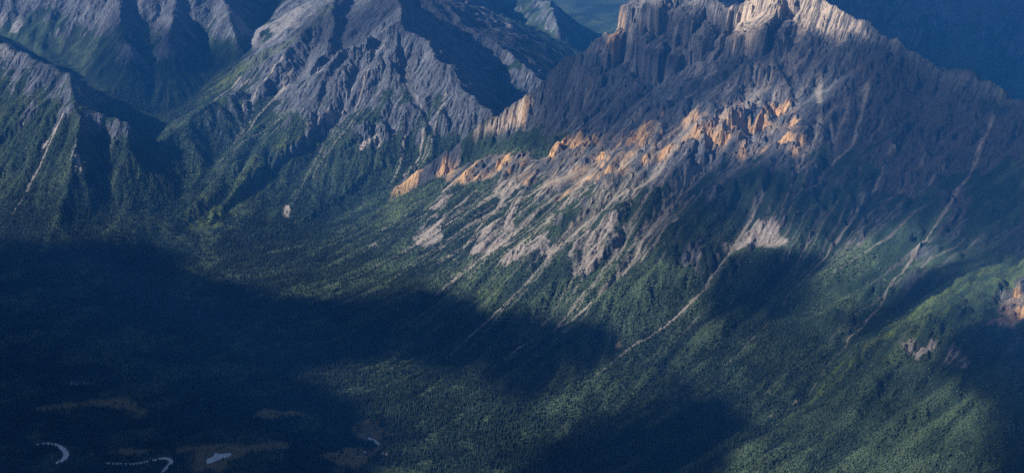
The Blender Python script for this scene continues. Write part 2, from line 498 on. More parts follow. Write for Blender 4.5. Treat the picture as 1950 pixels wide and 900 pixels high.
# ------------------------------------------------------------------ ground colour: what grows and what lies bare
def poly_mask(pts, soft=25.0, rough=1.3):
    P = np.array([pick(u, v, H, DX)[:2] for u, v in pts])
    lo, hi = P.min(0) - 4 * soft, P.max(0) + 4 * soft
    j0, j1 = np.clip(((np.array([lo[0], hi[0]]) - X0) / DX).astype(int), 0, NX)
    i0, i1 = np.clip(((np.array([lo[1], hi[1]]) - Y0) / DX).astype(int), 0, NY)
    x, y = X[i0:i1, j0:j1], Y[i0:i1, j0:j1]
    inside = np.zeros(x.shape, bool)
    n = len(P)
    for i in range(n):
        (ax, ay), (bx, by) = P[i], P[(i + 1) % n]
        inside ^= ((ay > y) != (by > y)) & (x < (bx - ax) * (y - ay) / (by - ay + 1e-9) + ax)
    d, _ = seg_dist(x, y, [tuple(p) for p in P] + [tuple(P[0])])
    d = np.where(inside, d, -d) + soft * rough * fbm(x / 60, y / 60, 4, 51)
    out = np.zeros((NY, NX), np.float32)
    out[i0:i1, j0:j1] = smoothstep(-soft, soft, d)
    return out

def polys(lst, soft=25.0, rough=1.3):
    m = np.zeros((NY, NX), np.float32)
    for p in lst:
        m = np.maximum(m, poly_mask(p, soft, rough))
    return m

n_big = fbm(X / 240, Y / 240, 4, 61)
n_mid = fbm(X / 70, Y / 70, 4, 65)
n_fine = fbm(X / 22, Y / 22, 3, 69)
logt = np.log1p(blur(TRACK, 1))
gully = smoothstep(2.4, 4.4, logt)
sl2 = blur(slope, 2)
sl3 = blur(slope, 10)

ORANGE = [[(835, 330), (868, 320), (1000, 288), (1110, 268), (1200, 252), (1280, 226), (1340, 200), (1420, 190), (1500, 200), (1535, 262),
           (1530, 310), (1420, 305), (1330, 290), (1240, 320), (1150, 340), (1060, 382), (1035, 350), (960, 335), (870, 358)],
          [(745, 375), (770, 330), (800, 325), (795, 350)], [(965, 225), (1000, 185), (1012, 195), (1000, 240)],
          [(1885, 615), (1905, 575), (1935, 545), (1965, 535), (1965, 595), (1915, 628)], [(1880, 575), (1900, 550), (1925, 552), (1900, 575)], [(1165, 650), (1182, 645), (1180, 656)],
          [(1152, 62), (1185, 50), (1190, 110), (1160, 90)]]
PALE = [[(1380, 25), (1400, 5), (1480, -15), (1560, -8), (1620, 30), (1655, 75), (1560, 60), (1490, 40), (1440, 70), (1405, 92), (1385, 80)],  # pale tan crest, brightened in colour to imitate its sunlit face
        [(895, 258), (960, 215), (1010, 180), (1000, 240), (940, 255)]]
SCREE = [[(780, 455), (830, 405), (848, 400), (845, 470), (810, 492)], [(690, 470), (720, 445), (722, 470)],
         [(885, 490), (930, 425), (985, 400), (985, 440), (960, 470)], [(955, 500), (1000, 455), (1050, 440), (1052, 480), (1000, 510)],
         [(1080, 520), (1100, 450), (1185, 398), (1180, 450), (1150, 500), (1110, 530)], [(1385, 490), (1420, 440), (1480, 405), (1495, 460), (1440, 475)],
         [(1320, 520), (1340, 480), (1385, 455), (1400, 470), (1340, 540)], [(1700, 665), (1740, 645), (1790, 660), (1770, 692), (1740, 680)],
         [(1780, 690), (1800, 650), (1850, 690), (1840, 702)], [(935, 355), (975, 330), (990, 350), (950, 400)],
         [(530, 415), (545, 390), (552, 412)], [(360, 330), (375, 312), (382, 328)], [(135, 325), (150, 300), (155, 325)],
         [(75, 290), (90, 250), (95, 270)], [(590, 240), (640, 205), (660, 215), (610, 245)], [(675, 275), (715, 245), (730, 275), (690, 285)],
         [(820, 400), (850, 350), (870, 360), (840, 410)], [(1060, 470), (1090, 420), (1110, 430), (1075, 480)]]
FAN = [[(1500, 60), (1560, 120), (1480, 200), (1400, 230), (1330, 270), (1270, 330), (1190, 385), (1230, 310), (1290, 250), (1380, 170), (1440, 110)],
       [(1640, 130), (1660, 180), (1590, 260), (1540, 330), (1500, 340), (1560, 240)], [(1250, 330), (1290, 330), (1270, 400), (1240, 440), (1250, 370)]]
MEADOW = [[(1955, 430), (1955, 520), (1880, 560), (1760, 640), (1600, 740), (1500, 800), (1580, 720), (1700, 600), (1800, 520)],
          [(290, 225), (300, 200), (400, 150), (520, 95), (640, 5), (600, 60), (480, 140), (400, 180), (330, 230), (310, 260)],
          [(330, 430), (420, 380), (500, 300), (560, 250), (600, 260), (520, 340), (420, 430)],
          [(1895, 195), (1960, 165), (1960, 200)], [(700, 400), (780, 360), (800, 400), (720, 440)], [(870, 600), (960, 520), (1000, 540), (930, 610)]]
BROWN = [[(55, 780), (110, 768), (190, 762), (250, 756), (272, 775), (275, 792), (240, 782), (180, 772), (100, 782)],
         [(300, 855), (380, 845), (480, 845), (550, 842), (540, 855), (470, 860), (440, 880), (420, 900), (370, 900), (360, 865)],
         [(615, 868), (660, 850), (690, 850), (710, 870), (680, 895), (640, 895)], [(465, 800), (500, 778), (560, 780), (590, 792), (520, 795)],
         [(660, 810), (700, 800), (740, 812), (730, 850), (690, 840)], [(180, 862), (260, 852), (300, 858), (240, 868)]]
orange, pale, scree, meadow, brown = polys(ORANGE, 16, 1.6), polys(PALE, 18, 1.2), polys(SCREE, 12, 1.6), polys(MEADOW, 45), polys(BROWN, 14)
fan = polys(FAN, 30, 1.2)
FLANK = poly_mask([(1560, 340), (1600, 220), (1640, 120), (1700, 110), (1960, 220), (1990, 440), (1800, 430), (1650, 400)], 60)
chute = np.zeros((NY, NX), np.float32)
def add_chute(P, w, top, end, strength):
    A = np.array([p[:2] for p in P])
    lo, hi = A.min(0) - 60, A.max(0) + 60
    j0, j1 = np.clip(((np.array([lo[0], hi[0]]) - X0) / DX).astype(int), 0, NX)
    i0, i1 = np.clip(((np.array([lo[1], hi[1]]) - Y0) / DX).astype(int), 0, NY)
    sl = (slice(i0, i1), slice(j0, j1))
    x, y = X[sl], Y[sl]
    if x.size == 0: return
    d, tw = seg_dist(x + 2.5 * n_mid[sl], y - 2.5 * n_mid[sl], P, list(np.linspace(top, end, len(P))))
    ww = np.clip(w * tw * (1 + .5 * n_mid[sl]), 1.5, None)
    fade = smoothstep(.0, .45, tw + .35 * n_mid[sl] + .2 * ST_WIDE[sl])
    chute[sl] = np.maximum(chute[sl], strength * (1 - smoothstep(.3, 1.3, (d + 2 * n_fine[sl]) / ww)) * fade)
for k, (w, P) in enumerate(chute_xy[:9]):
    add_chute(P, w, 1.7, .25, .85 if k in (3, 4) else 1.0)
fr = np.random.default_rng(17)
SEEDS = [(u, 330 + .15 * abs(u - 1150) + fr.uniform(-20, 60)) for u in np.linspace(860, 1320, 40)] + [(fr.uniform(960, 1340), fr.uniform(350, 500)) for _ in range(26)] + [(u, 300 + .18 * abs(u - 1150) + fr.uniform(-20, 45)) for u in np.linspace(800, 1880, 46)] + [(fr.uniform(1050, 1850), fr.uniform(120, 420)) for _ in range(18)] \
      + [(fr.uniform(440, 860), fr.uniform(70, 260)) for _ in range(16)] + [(fr.uniform(20, 200), fr.uniform(140, 300)) for _ in range(3)]
for u, v in SEEDS:
    P = fall_line(pick(u, v, H, DX), int(fr.uniform(14, 66)))
    if len(P) > 5:
        add_chute(P, fr.uniform(3, 7.5), fr.uniform(.9, 1.8), .05, fr.uniform(.45, 1.0) * (.6 if u > 1350 else 1))

# bare rock takes over with height and steepness; scree and grass run down the fall lines
TREELINE = np.clip(425 + .20 * X, 400, 650)
TREELINE = np.where(IDSF == 3, 520, np.where(IDSF == 2, 385, np.where(IDSF == 1, TREELINE, 420)))
TREELINE = blur(TREELINE.astype(np.float32), 10)
lean = .15 * n_big + .11 * n_mid + .12 * ST_WIDE + .07 * ST_FINE - .07 * ST_RIB
bare = smoothstep(-.08, .08, (rel - TREELINE) / 300 + (sl3 - .72) * .7 + lean + .08 * (gully - .3))
scree = smoothstep(.35, .85, scree + .22 * ST_WIDE + .14 * ST_FINE + .25 * n_mid - .20) * (scree > .02)
orange_b = smoothstep(.35, .8, orange + .20 * ST_WIDE + .12 * ST_FINE + .25 * n_mid + .3 * (sl2 - .7)) * (orange > .02)
thicket = polys([[(1040, 455), (1130, 380), (1185, 395), (1090, 445)], [(1190, 385), (1290, 370), (1310, 470), (1240, 490), (1180, 450)],
                 [(1330, 400), (1420, 325), (1535, 325), (1500, 400), (1420, 430)], [(850, 285), (960, 250), (1070, 268), (1000, 288), (880, 318)],
                 [(640, 450), (760, 385), (810, 365), (780, 420), (700, 470)], [(1500, 400), (1640, 355), (1650, 440), (1540, 480)], [(1690, 400), (1800, 365), (1810, 440), (1700, 490)],
                 [(860, 400), (930, 360), (940, 400), (880, 440)], [(1000, 430), (1050, 400), (1060, 430), (1010, 455)], [(1840, 330), (1950, 300), (1950, 430), (1850, 440)]], 22, 1.6)
bare = np.clip(np.maximum(np.maximum(bare, np.maximum(orange_b, scree)) - 1.1 * smoothstep(.3, .8, thicket + .15 * ST_WIDE), pale) - .45 * meadow, 0, 1)
bare = np.maximum(bare, chute)
def mix(a, b, t):
    return a * (1 - t[..., None]) + np.array(b, np.float32) * t[..., None]
C = np.zeros((NY, NX, 3), np.float32)
C[:] = (.019, .037, .027)                                            # dark spruce ground
C = mix(C, (.047, .080, .050), smoothstep(-.4, .8, .8 * n_mid + .5 * n_big + .35 * ST_WIDE + .35 * ST_RIB))   # alder and willow
C = mix(C, (.072, .106, .056), smoothstep(.35, 1.1, n_big + .35 * n_mid + .5 * ST_WIDE) * .7)
C = mix(C, (.100, .138, .038), meadow * smoothstep(-1.4, 1.2, ST_WIDE + .6 * ST_FINE + .6 * ST_RIB) * .85)
C = mix(C, (.200, .168, .085), brown)
rockc = np.zeros_like(C); rockc[:] = (.072, .083, .102)
rockc = mix(rockc, (.037, .043, .056), smoothstep(-.3, .9, .6 * n_mid + .4 * n_fine + .35 * ST_WIDE))
rockc = mix(rockc, (.142, .148, .160), smoothstep(.2, 1.6, gully + .5 * ST_FINE + .4 * n_fine - .2))
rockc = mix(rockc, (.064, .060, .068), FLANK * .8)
rockc = mix(rockc, (.255, .195, .140), orange * smoothstep(-.7, .6, n_mid + .3 * ST_WIDE) * .85)
rockc = mix(rockc, (.46, .295, .155), orange * smoothstep(.38, .95, n_mid * .9 + .25 * n_fine + .25 * ST_WIDE + .9 * (sl2 - .75)))
rockc = mix(rockc, (.42, .35, .28), pale * smoothstep(-.9, .5, .5 * ST_FINE + .4 * n_mid))
castle = polys([[(1180, 60), (1200, -10), (1360, -5), (1385, 60), (1350, 150), (1240, 140), (1190, 120)]], 20)
rockc = mix(rockc, (.200, .196, .200), castle * smoothstep(-1.0, .9, .7 * ST_FINE + .6 * n_mid))
rockc = mix(rockc, (.205, .190, .180), fan * smoothstep(-1.3, 1.0, ST_WIDE + .5 * ST_FINE))
rockc = mix(rockc, (.235, .215, .205), scree)
rockc = mix(rockc, (.285, .262, .228), chute * .9)
cirque = polys([[(450, 30), (600, 0), (560, 50), (510, 85), (460, 80)], [(0, 40), (60, 50), (40, 100), (0, 110)]], 30)
rockc = mix(rockc, (.140, .142, .152), cirque)
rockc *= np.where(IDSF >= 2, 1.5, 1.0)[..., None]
rockc *= (1 + .10 * ST_FINE + .08 * ST_WIDE)[..., None].clip(.55, 1.6)
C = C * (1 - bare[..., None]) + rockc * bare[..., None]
wet = 1 - smoothstep(0, 6, near_water)
C = mix(C, (.12, .10, .085), wet)
GROUND = np.concatenate([C, bare[..., None]], -1)

# ------------------------------------------------------------------ terrain meshes
def grid_mesh(name, keep, HH, CC, xs_, ys_, hard=None):
    ny, nx = HH.shape
    q = np.argwhere(keep)
    i, j = q[:, 0], q[:, 1]
    idx = np.stack([i * nx + j, i * nx + j + 1, (i + 1) * nx + j + 1, (i + 1) * nx + j], 1)
    used = np.unique(idx)
    remap = np.full(ny * nx, -1, np.int64); remap[used] = np.arange(len(used))
    idx = remap[idx]
    me = bpy.data.meshes.new(name)
    me.vertices.add(len(used)); me.loops.add(idx.size); me.polygons.add(len(idx))
    ui, uj = used // nx, used % nx
    co = np.stack([xs_[uj], ys_[ui], HH.ravel()[used]], 1).astype(np.float32)
    me.vertices.foreach_set('co', co.ravel())
    me.loops.foreach_set('vertex_index', idx.ravel().astype(np.int32))
    me.polygons.foreach_set('loop_start', (np.arange(len(idx)) * 4).astype(np.int32))
    me.polygons.foreach_set('use_smooth', np.ones(len(idx), bool) if hard is None else ~hard[i, j])
    a = me.attributes.new('ground_colour', 'FLOAT_COLOR', 'POINT')
    rgba = np.ones((len(used), 4), np.float32); rgba[:, :3] = CC.reshape(-1, CC.shape[-1])[used, :3]
    if CC.shape[-1] == 4: rgba[:, 3] = CC.reshape(-1, 4)[used, 3]
    a.data.foreach_set('color', rgba.ravel())
    me.update(calc_edges=True)
    o = bpy.data.objects.new(name, me)
    col.objects.link(o)
    me.materials.append(MAT_TERRAIN)
    o['kind'] = 'structure'
    return o

FINE_Y1 = 8900.0
cellview = INVIEW[:-1, :-1] & (ys[:-1, None] < FINE_Y1)
ROUGH_ROCK = ((bare > .5) & (slope > .55) & (rel > 60))[:-1, :-1]
# far sectors keep every cell, the fine grid is one sheet cut into its mountains
cid = IDSF[:-1, :-1]
for mid, nm in ((0, 'valley_floor'), (1, 'rocky_mountain'), (2, 'pyramid_mountain'), (3, 'left_mountain'), (4, 'far_mountains'), (5, 'dark_mountain')):
    k = cellview & (cid == mid)
    if k.any():
        grid_mesh(nm, k, H, GROUND, xs, ys, ROUGH_ROCK)

# coarse terrain around, out to the horizon
S = 75.0
cx = np.arange(-15000, 15001, S); cy = np.arange(-6000, 22001, S)
CX, CY = np.meshgrid(cx, cy)
CH, _ = base_height(CX.astype(np.float32), CY.astype(np.float32))
CH = CH + 30 * ridged(CX / 400, CY / 400, 4, 3) * smoothstep(40, 300, CH - np.clip(CY - 5900, 0, None) * .055)
inner = (np.abs(CX) < 0.40 * CY + 480 - 130) & (CY > Y0 + 70) & (CY < FINE_Y1 - 130)
edge = (np.abs(CX) < 0.40 * CY + 480 + 130) & (CY > Y0 - 130) & (CY < FINE_Y1 + 130)
wx_in = smoothstep(0, 500, np.minimum(np.minimum(CX - X0, X1 - CX), np.minimum(CY - Y0, Y1 - CY)))
wx_in = np.where((CX > X0 + 20) & (CX < X1 - 20) & (CY > Y0 - 130) & (CY < Y1 - 20), np.maximum(wx_in, (np.abs(CX) < .4 * CY + 700) * 1.0), wx_in)
CH = CH * (1 - wx_in) + sample(H, DX, CX, CY) * wx_in
CH = np.where(edge, CH - 5, CH)
keep = ~(inner[:-1, :-1] & inner[1:, 1:] & inner[1:, :-1] & inner[:-1, 1:])
CC_ = np.zeros(CH.shape + (3,), np.float32); CC_[:] = (.03, .05, .028)
CC_ = mix(CC_, (.05, .08, .045), smoothstep(-.3, .6, fbm(CX / 300, CY / 300, 4, 61)))
CC_ = mix(CC_, (.085, .086, .096), smoothstep(520, 700, CH + 160 * fbm(CX / 260, CY / 260, 4, 63)))
near_c = np.stack([sample(GROUND[..., c], DX, CX, CY) for c in range(3)], -1)
CC_ = (CC_ * (1 - wx_in[..., None]) + near_c * wx_in[..., None]).astype(np.float32)
grid_mesh('surrounding_terrain', keep, CH, CC_, cx, cy)

# ------------------------------------------------------------------ water
def water_material():
    m, nt, b = new_mat('silty_sky_bright_water')
    N, L = nt.nodes.new, nt.links.new
    b.inputs['Base Color'].default_value = (.78, .81, .83, 1)  # silt tone paled to imitate sky reflected in the water
    b.inputs['Roughness'].default_value = .12
    nz = N('ShaderNodeTexNoise'); nz.inputs['Scale'].default_value = .8; nz.inputs['Detail'].default_value = 3
    g = N('ShaderNodeNewGeometry'); L(g.outputs['Position'], nz.inputs['Vector'])
    bp = N('ShaderNodeBump'); bp.inputs['Strength'].default_value = .15; bp.inputs['Distance'].default_value = .3
    L(nz.outputs[0], bp.inputs['Height']); L(bp.outputs[0], b.inputs['Normal'])
    return m
MAT_WATER = water_material()
MAT_DARK_WATER = MAT_WATER.copy(); MAT_DARK_WATER.name = 'dark_water'
MAT_DARK_WATER.node_tree.nodes['Principled BSDF'].inputs['Base Color'].default_value = (.02, .04, .07, 1)
for nm, kind, o, lvl, _ in water_shapes:
    n = len(o)
    me = bpy.data.meshes.new(nm)
    vs = [(float(p[0]), float(p[1]), lvl + .2) for p in o]
    if kind == 'line':
        h = n // 2
        fs = [(i, i + 1, n - 2 - i, n - 1 - i) for i in range(h - 1)]
    else:
        c = o.mean(0); vs.append((float(c[0]), float(c[1]), lvl + .2))
        fs = [(i, (i + 1) % n, n) for i in range(n)]
    me.from_pydata(vs, [], fs)
    me.materials.append(MAT_DARK_WATER if nm == 'distant_pool' else MAT_WATER)
    w = bpy.data.objects.new(nm, me); col.objects.link(w)
    w['kind'] = 'structure'

# ------------------------------------------------------------------ forest
def leaf_material(name, c0, c1):
    m, nt, b = new_mat(name)
    N, L = nt.nodes.new, nt.links.new
    oi = N('ShaderNodeObjectInfo')
    mx = N('ShaderNodeMix'); mx.data_type = 'RGBA'
    mx.inputs[6].default_value = (*c0, 1); mx.inputs[7].default_value = (*c1, 1)
    L(oi.outputs['Random'], mx.inputs[0])
    g = N('ShaderNodeNewGeometry')
    nz = N('ShaderNodeTexNoise'); nz.inputs['Scale'].default_value = .012; nz.inputs['Detail'].default_value = 3
    L(g.outputs['Position'], nz.inputs['Vector'])
    mr = N('ShaderNodeMapRange'); mr.inputs[1].default_value = .3; mr.inputs[2].default_value = .7; mr.inputs[3].default_value = .45; mr.inputs[4].default_value = 1.75
    L(nz.outputs[0], mr.inputs[0])
    sc = N('ShaderNodeVectorMath'); sc.operation = 'SCALE'
    L(mx.outputs[2], sc.inputs[0]); L(mr.outputs[0], sc.inputs['Scale'])
    L(sc.outputs[0], b.inputs['Base Color'])
    b.inputs['Roughness'].default_value = .8
    b.inputs['Specular IOR Level'].default_value = .15
    return m
MAT_SPRUCE = leaf_material('spruce_needles', (.014, .030, .022), (.030, .050, .034))
MAT_ALDER = leaf_material('alder_leaves', (.044, .074, .046), (.062, .094, .054))
MAT_BARK, _nt, _b = new_mat('spruce_bark')
_b.inputs['Base Color'].default_value = (.07, .055, .045, 1)
_b.inputs['Roughness'].default_value = .9

def scatter(density, n, seed, lim):
    r = np.random.default_rng(seed)
    p = (density * lim).ravel().astype(np.float64); p /= p.sum()
    c = r.choice(p.size, n, p=p)
    x = X0 + DX * ((c % NX) + r.uniform(-.5, .5, n)); y = Y0 + DX * ((c // NX) + r.uniform(-.5, .5, n))
    return x, y, sample(H, DX, x, y)

def instanced(name, pts, size, kind_of, mat):
    me = bpy.data.meshes.new(name)
    me.vertices.add(len(pts))
    me.vertices.foreach_set('co', pts.astype(np.float32).ravel())
    a = me.attributes.new('size', 'FLOAT_VECTOR', 'POINT'); a.data.foreach_set('vector', size.astype(np.float32).ravel())
    o = bpy.data.objects.new(name, me); col.objects.link(o)
    ng = bpy.data.node_groups.new(name + '_nodes', 'GeometryNodeTree')
    ng.interface.new_socket('Geometry', in_out='INPUT', socket_type='NodeSocketGeometry')
    ng.interface.new_socket('Geometry', in_out='OUTPUT', socket_type='NodeSocketGeometry')
    N, L = ng.nodes.new, ng.links.new
    gi, go = N('NodeGroupInput'), N('NodeGroupOutput')
    join = N('GeometryNodeJoinGeometry')
    if kind_of == 'spruce':
        for z0, dz, r0, r1 in ((.04, .50, .165, .07), (.30, .42, .125, .045), (.56, .44, .085, .0)):
            c = N('GeometryNodeMeshCone'); c.inputs['Vertices'].default_value = 6
            c.fill_type = 'NONE'
            c.inputs['Radius Top'].default_value = r1; c.inputs['Radius Bottom'].default_value = r0; c.inputs['Depth'].default_value = dz
            tr = N('GeometryNodeTransform'); tr.inputs['Translation'].default_value = (0, 0, z0)
            tr.inputs['Rotation'].default_value = (0, 0, z0 * 3)
            L(c.outputs['Mesh'], tr.inputs['Geometry']); L(tr.outputs[0], join.inputs[0])
    else:
        for (x_, y_, z_, r_) in ((0, 0, .45, .5), (.42, .15, .3, .36), (-.3, -.36, .3, .38)):
            c = N('GeometryNodeMeshIcoSphere'); c.inputs['Radius'].default_value = r_; c.inputs['Subdivisions'].default_value = 2
            tr = N('GeometryNodeTransform'); tr.inputs['Translation'].default_value = (x_, y_, z_)
            L(c.outputs['Mesh'], tr.inputs['Geometry'])
            sp = N('GeometryNodeSetPosition'); nz = N('ShaderNodeTexNoise'); nz.inputs['Scale'].default_value = 5
            mm = N('ShaderNodeVectorMath'); mm.operation = 'MULTIPLY_ADD'; mm.inputs[1].default_value = (.5, .5, .5); mm.inputs[2].default_value = (-.25, -.25, -.25)
            L(nz.outputs['Color'], mm.inputs[0]); L(mm.outputs[0], sp.inputs['Offset'])
            L(tr.outputs[0], sp.inputs[0]); L(sp.outputs[0], join.inputs[0])
    sm = N('GeometryNodeSetMaterial'); sm.inputs['Material'].default_value = mat
    L(join.outputs[0], sm.inputs[0])
    na = N('GeometryNodeInputNamedAttribute'); na.data_type = 'FLOAT_VECTOR'; na.inputs['Name'].default_value = 'size'
    rv = N('FunctionNodeRandomValue'); rv.data_type = 'FLOAT_VECTOR'
    rv.inputs[0].default_value = (-.05, -.05, 0); rv.inputs[1].default_value = (.05, .05, 6.28)
    iop = N('GeometryNodeInstanceOnPoints')
    L(gi.outputs[0], iop.inputs['Points']); L(sm.outputs[0], iop.inputs['Instance'])
    L(na.outputs[0], iop.inputs['Scale']); L(rv.outputs[0], iop.inputs['Rotation'])
    L(iop.outputs[0], go.inputs[0])
    md = o.modifiers.new('scatter', 'NODES'); md.node_group = ng
    o['kind'] = 'stuff'
    return o

inview = (np.abs(X) < 0.39 * Y + 330) & (Y > 2720) & (Y < 6700)
open_ground = np.clip(1 - bare * 1.15, 0, 1) * (1 - brown * .93) * (near_water > 1.5) * (1 - chute)
conifer = (1 - .6 * smoothstep(5500, 5900, Y) * smoothstep(20, 80, rel)) * open_ground * (1 - smoothstep(250, 430, rel)) * (.25 + .75 * smoothstep(-.35, .3, -n_big * .4 - n_mid * .4 - .3 * ST_WIDE - .3 * ST_RIB + .25 * (rel < 60))) * (1 - .8 * meadow)
broad = open_ground * smoothstep(15, 90, rel) * (1 - smoothstep(420, 560, rel)) * (.15 + .85 * smoothstep(-.3, .7, .7 * n_big + n_mid * .4 + .5 * ST_WIDE + .4 * ST_RIB)) * (1 - 0 * meadow)
sr = np.random.default_rng(101)
N_SP, N_AL = 215000, 165000
x, y, z = scatter(conifer, N_SP, 21, inview)
hgt = sr.uniform(7, 14.5, N_SP) * np.clip(1.1 - rel[((y - Y0) / DX).astype(int), ((x - X0) / DX).astype(int)] / 900, .6, 1.1)
wid = hgt * sr.uniform(.8, 1.25, N_SP)
SPRUCE_PTS = np.stack([x, y, z - .3], 1); SPRUCE_SIZE = np.stack([wid, wid, hgt], 1)
x, y, z = scatter(broad, N_AL, 22, inview)
hgt = sr.uniform(1.6, 4.4, N_AL)
ALDER_PTS = np.stack([x, y, z - .4], 1); ALDER_SIZE = np.stack([hgt * 1.15, hgt * 1.15, hgt], 1)
# the 300 spruces that show largest stand on their own
px_u = SPRUCE_PTS[:, 0] / (SPRUCE_PTS[:, 1] * CT + (CAM_H - SPRUCE_PTS[:, 2]) * ST) * FPX + 975
depth = SPRUCE_PTS[:, 1] * CT + (CAM_H - SPRUCE_PTS[:, 2]) * ST
px_v = 450 - (SPRUCE_PTS[:, 1] * ST - (CAM_H - SPRUCE_PTS[:, 2]) * CT) / depth * FPX
seen = (px_u > 6) & (px_u < 1944) & (px_v < 897) & (px_v > 10)
rank = np.where(seen, SPRUCE_SIZE[:, 2] / depth, 0)
big = np.argsort(-rank)[:300]
rest = np.ones(N_SP, bool); rest[big] = False
instanced('spruce_forest', SPRUCE_PTS[rest], SPRUCE_SIZE[rest], 'spruce', MAT_SPRUCE)
instanced('alder_thicket', ALDER_PTS, ALDER_SIZE, 'alder', MAT_ALDER)

def crown_mesh(seed):
    r = random.Random(seed)
    vs, fs = [], []
    for lay in range(6):                                   # drooping whorls of boughs, ragged at the rim
        z0 = .07 + lay * .145; rr = .17 * (1 - lay / 6.6) * r.uniform(.88, 1.1); top = min(1.0, z0 + .24)
        b = len(vs); k = 9
        for i in range(k):
            a = 2 * math.pi * (i + r.uniform(-.2, .2)) / k + lay
            q = rr * (1.08 if i % 2 else .66) * r.uniform(.85, 1.15)
            vs.append((q * math.cos(a), q * math.sin(a), z0 + r.uniform(-.02, .02)))
        vs.append((0, 0, top)); vs.append((0, 0, z0 + .05))
        for i in range(k):
            fs.append((b + i, b + (i + 1) % k, b + k)); fs.append((b + (i + 1) % k, b + i, b + k + 1))
    me = bpy.data.meshes.new('crown'); me.from_pydata(vs, [], fs); me.materials.append(MAT_SPRUCE)
    return me
def trunk_mesh():
    vs, fs = [], []
    for z0, rr in ((0, .02), (.5, .012), (.97, .002)):
        for i in range(6):
            a = math.pi * i / 3
            vs.append((rr * math.cos(a), rr * math.sin(a), z0))
    for l in range(2):
        for i in range(6):
            fs.append((l * 6 + i, l * 6 + (i + 1) % 6, l * 6 + 6 + (i + 1) % 6, l * 6 + 6 + i))
    me = bpy.data.meshes.new('trunk'); me.from_pydata(vs, [], fs); me.materials.append(MAT_BARK)
    return me
CROWNS = [crown_mesh(i) for i in range(5)]
TRUNK = trunk_mesh()
for n, i in enumerate(big):
    e = bpy.data.objects.new('spruce_tree', None); col.objects.link(e)
    e.location = SPRUCE_PTS[i]; e.scale = SPRUCE_SIZE[i]; e.rotation_euler = (0, 0, random.uniform(0, 6.28))
    e['label'] = 'dark narrow spruce in the valley forest along the bottom edge'
    e['category'] = 'tree'; e['group'] = 'nearest spruces of the valley forest'
    for nm, me in (('crown', CROWNS[n % 5]), ('trunk', TRUNK)):
        c = bpy.data.objects.new(nm, me); col.objects.link(c); c.parent = e

# ------------------------------------------------------------------ haze: one closed box of pale air round the camera and the terrain
def haze_box():
    me = bpy.data.meshes.new('haze')
    x0, x1, y0, y1, z0, z1 = -15500, 15500, -6500, 22500, -60, HAZE_TOP
    v = [(x, y, z) for z in (z0, z1) for y in (y0, y1) for x in (x0, x1)]
    me.from_pydata(v, [], [(0, 2, 3, 1), (4, 5, 7, 6), (0, 1, 5, 4), (2, 6, 7, 3), (0, 4, 6, 2), (1, 3, 7, 5)])
    m = bpy.data.materials.new('haze_air'); m.use_nodes = True
    nt = m.node_tree; nt.nodes.remove(nt.nodes['Principled BSDF'])
    pv = nt.nodes.new('ShaderNodeVolumePrincipled')
    pv.inputs['Color'].default_value = HAZE_COLOUR
    pv.inputs['Density'].default_value = HAZE_DENSITY
    pv.inputs['Anisotropy'].default_value = 0.0
    nt.links.new(pv.outputs[0], nt.nodes['Material Output'].inputs['Volume'])
    me.materials.append(m)
    o = bpy.data.objects.new('haze', me); col.objects.link(o)
    o['kind'] = 'stuff'
HAZE_TOP = max(float(H.max()), float(CH.max()), CAM_H) + 60
haze_box()

# ------------------------------------------------------------------ unseen clouds above the haze: shadows on valley and slopes, some added to darken haze
CLOUD_Z = max(2750.0, HAZE_TOP + 200)
CLOUDS = [      # softness, growth, cover, outline of the shadow on the ground in photograph pixels
    (110, 0, .97, [(-260, 470), (0, 468), (120, 470), (250, 452), (330, 470), (300, 515), (400, 540), (520, 560), (640, 582), (760, 562), (860, 578),
           (930, 612), (1080, 620), (1140, 650), (1160, 690), (1100, 715), (960, 735), (800, 705), (700, 690), (580, 690), (540, 720), (640, 770),
           (700, 830), (660, 898), (660, 1000), (-300, 1000)]),
    (120, 0, .88, [(1000, 870), (1080, 810), (1180, 775), (1290, 750), (1390, 830), (1370, 898), (1330, 960), (1000, 960)]),
    (70, 0, .88, [(1380, 500), (1450, 485), (1530, 505), (1545, 560), (1500, 600), (1420, 620), (1350, 600), (1340, 560)]),
    (85, 0, .88, [(1780, 610), (1860, 595), (1950, 630), (2000, 610), (2000, 960), (1880, 960), (1850, 860), (1870, 760), (1800, 690)]),
    (70, 60, .62, [(1540, 325), (1400, 325), (1270, 370), (1240, 430), (1310, 480), (1400, 400), (1500, 410), (1560, 440), (1650, 420), (1780, 400), (1850, 470),
          (2000, 430), (2000, 240), (1930, 212), (1850, 178), (1750, 128), (1670, 92), (1600, 200), (1560, 300)]),
    (60, 0, .50, [(1060, 120), (1130, 95), (1185, 110), (1210, 40), (1290, 20), (1360, 40), (1400, 110), (1480, 60), (1540, 90), (1640, 100), (1600, 150), (1560, 150), (1420, 160), (1320, 210), (1200, 280), (1050, 270), (990, 270), (1030, 200)]),
    (110, 0, .55, [(190, 80), (260, 40), (330, 60), (420, 90), (460, 120), (380, 180), (270, 220), (210, 210), (150, 130)]),
    (90, 0, .45, [(560, 60), (640, 20), (700, 10), (900, 20), (960, 60), (860, 110), (790, 70), (740, 40), (620, 90)]),
    (40, 0, .8, [(1620, 610), (1700, 560), (1820, 500), (1950, 440), (1950, 480), (1800, 550), (1700, 610), (1640, 645)]),
    (120, 0, .30, [(1180, 650), (1330, 640), (1500, 600), (1620, 640), (1760, 640), (1800, 760), (1700, 840), (1500, 880), (1330, 850), (1240, 740)]),  # thin veil added to dim and mottle the lower right slope
]
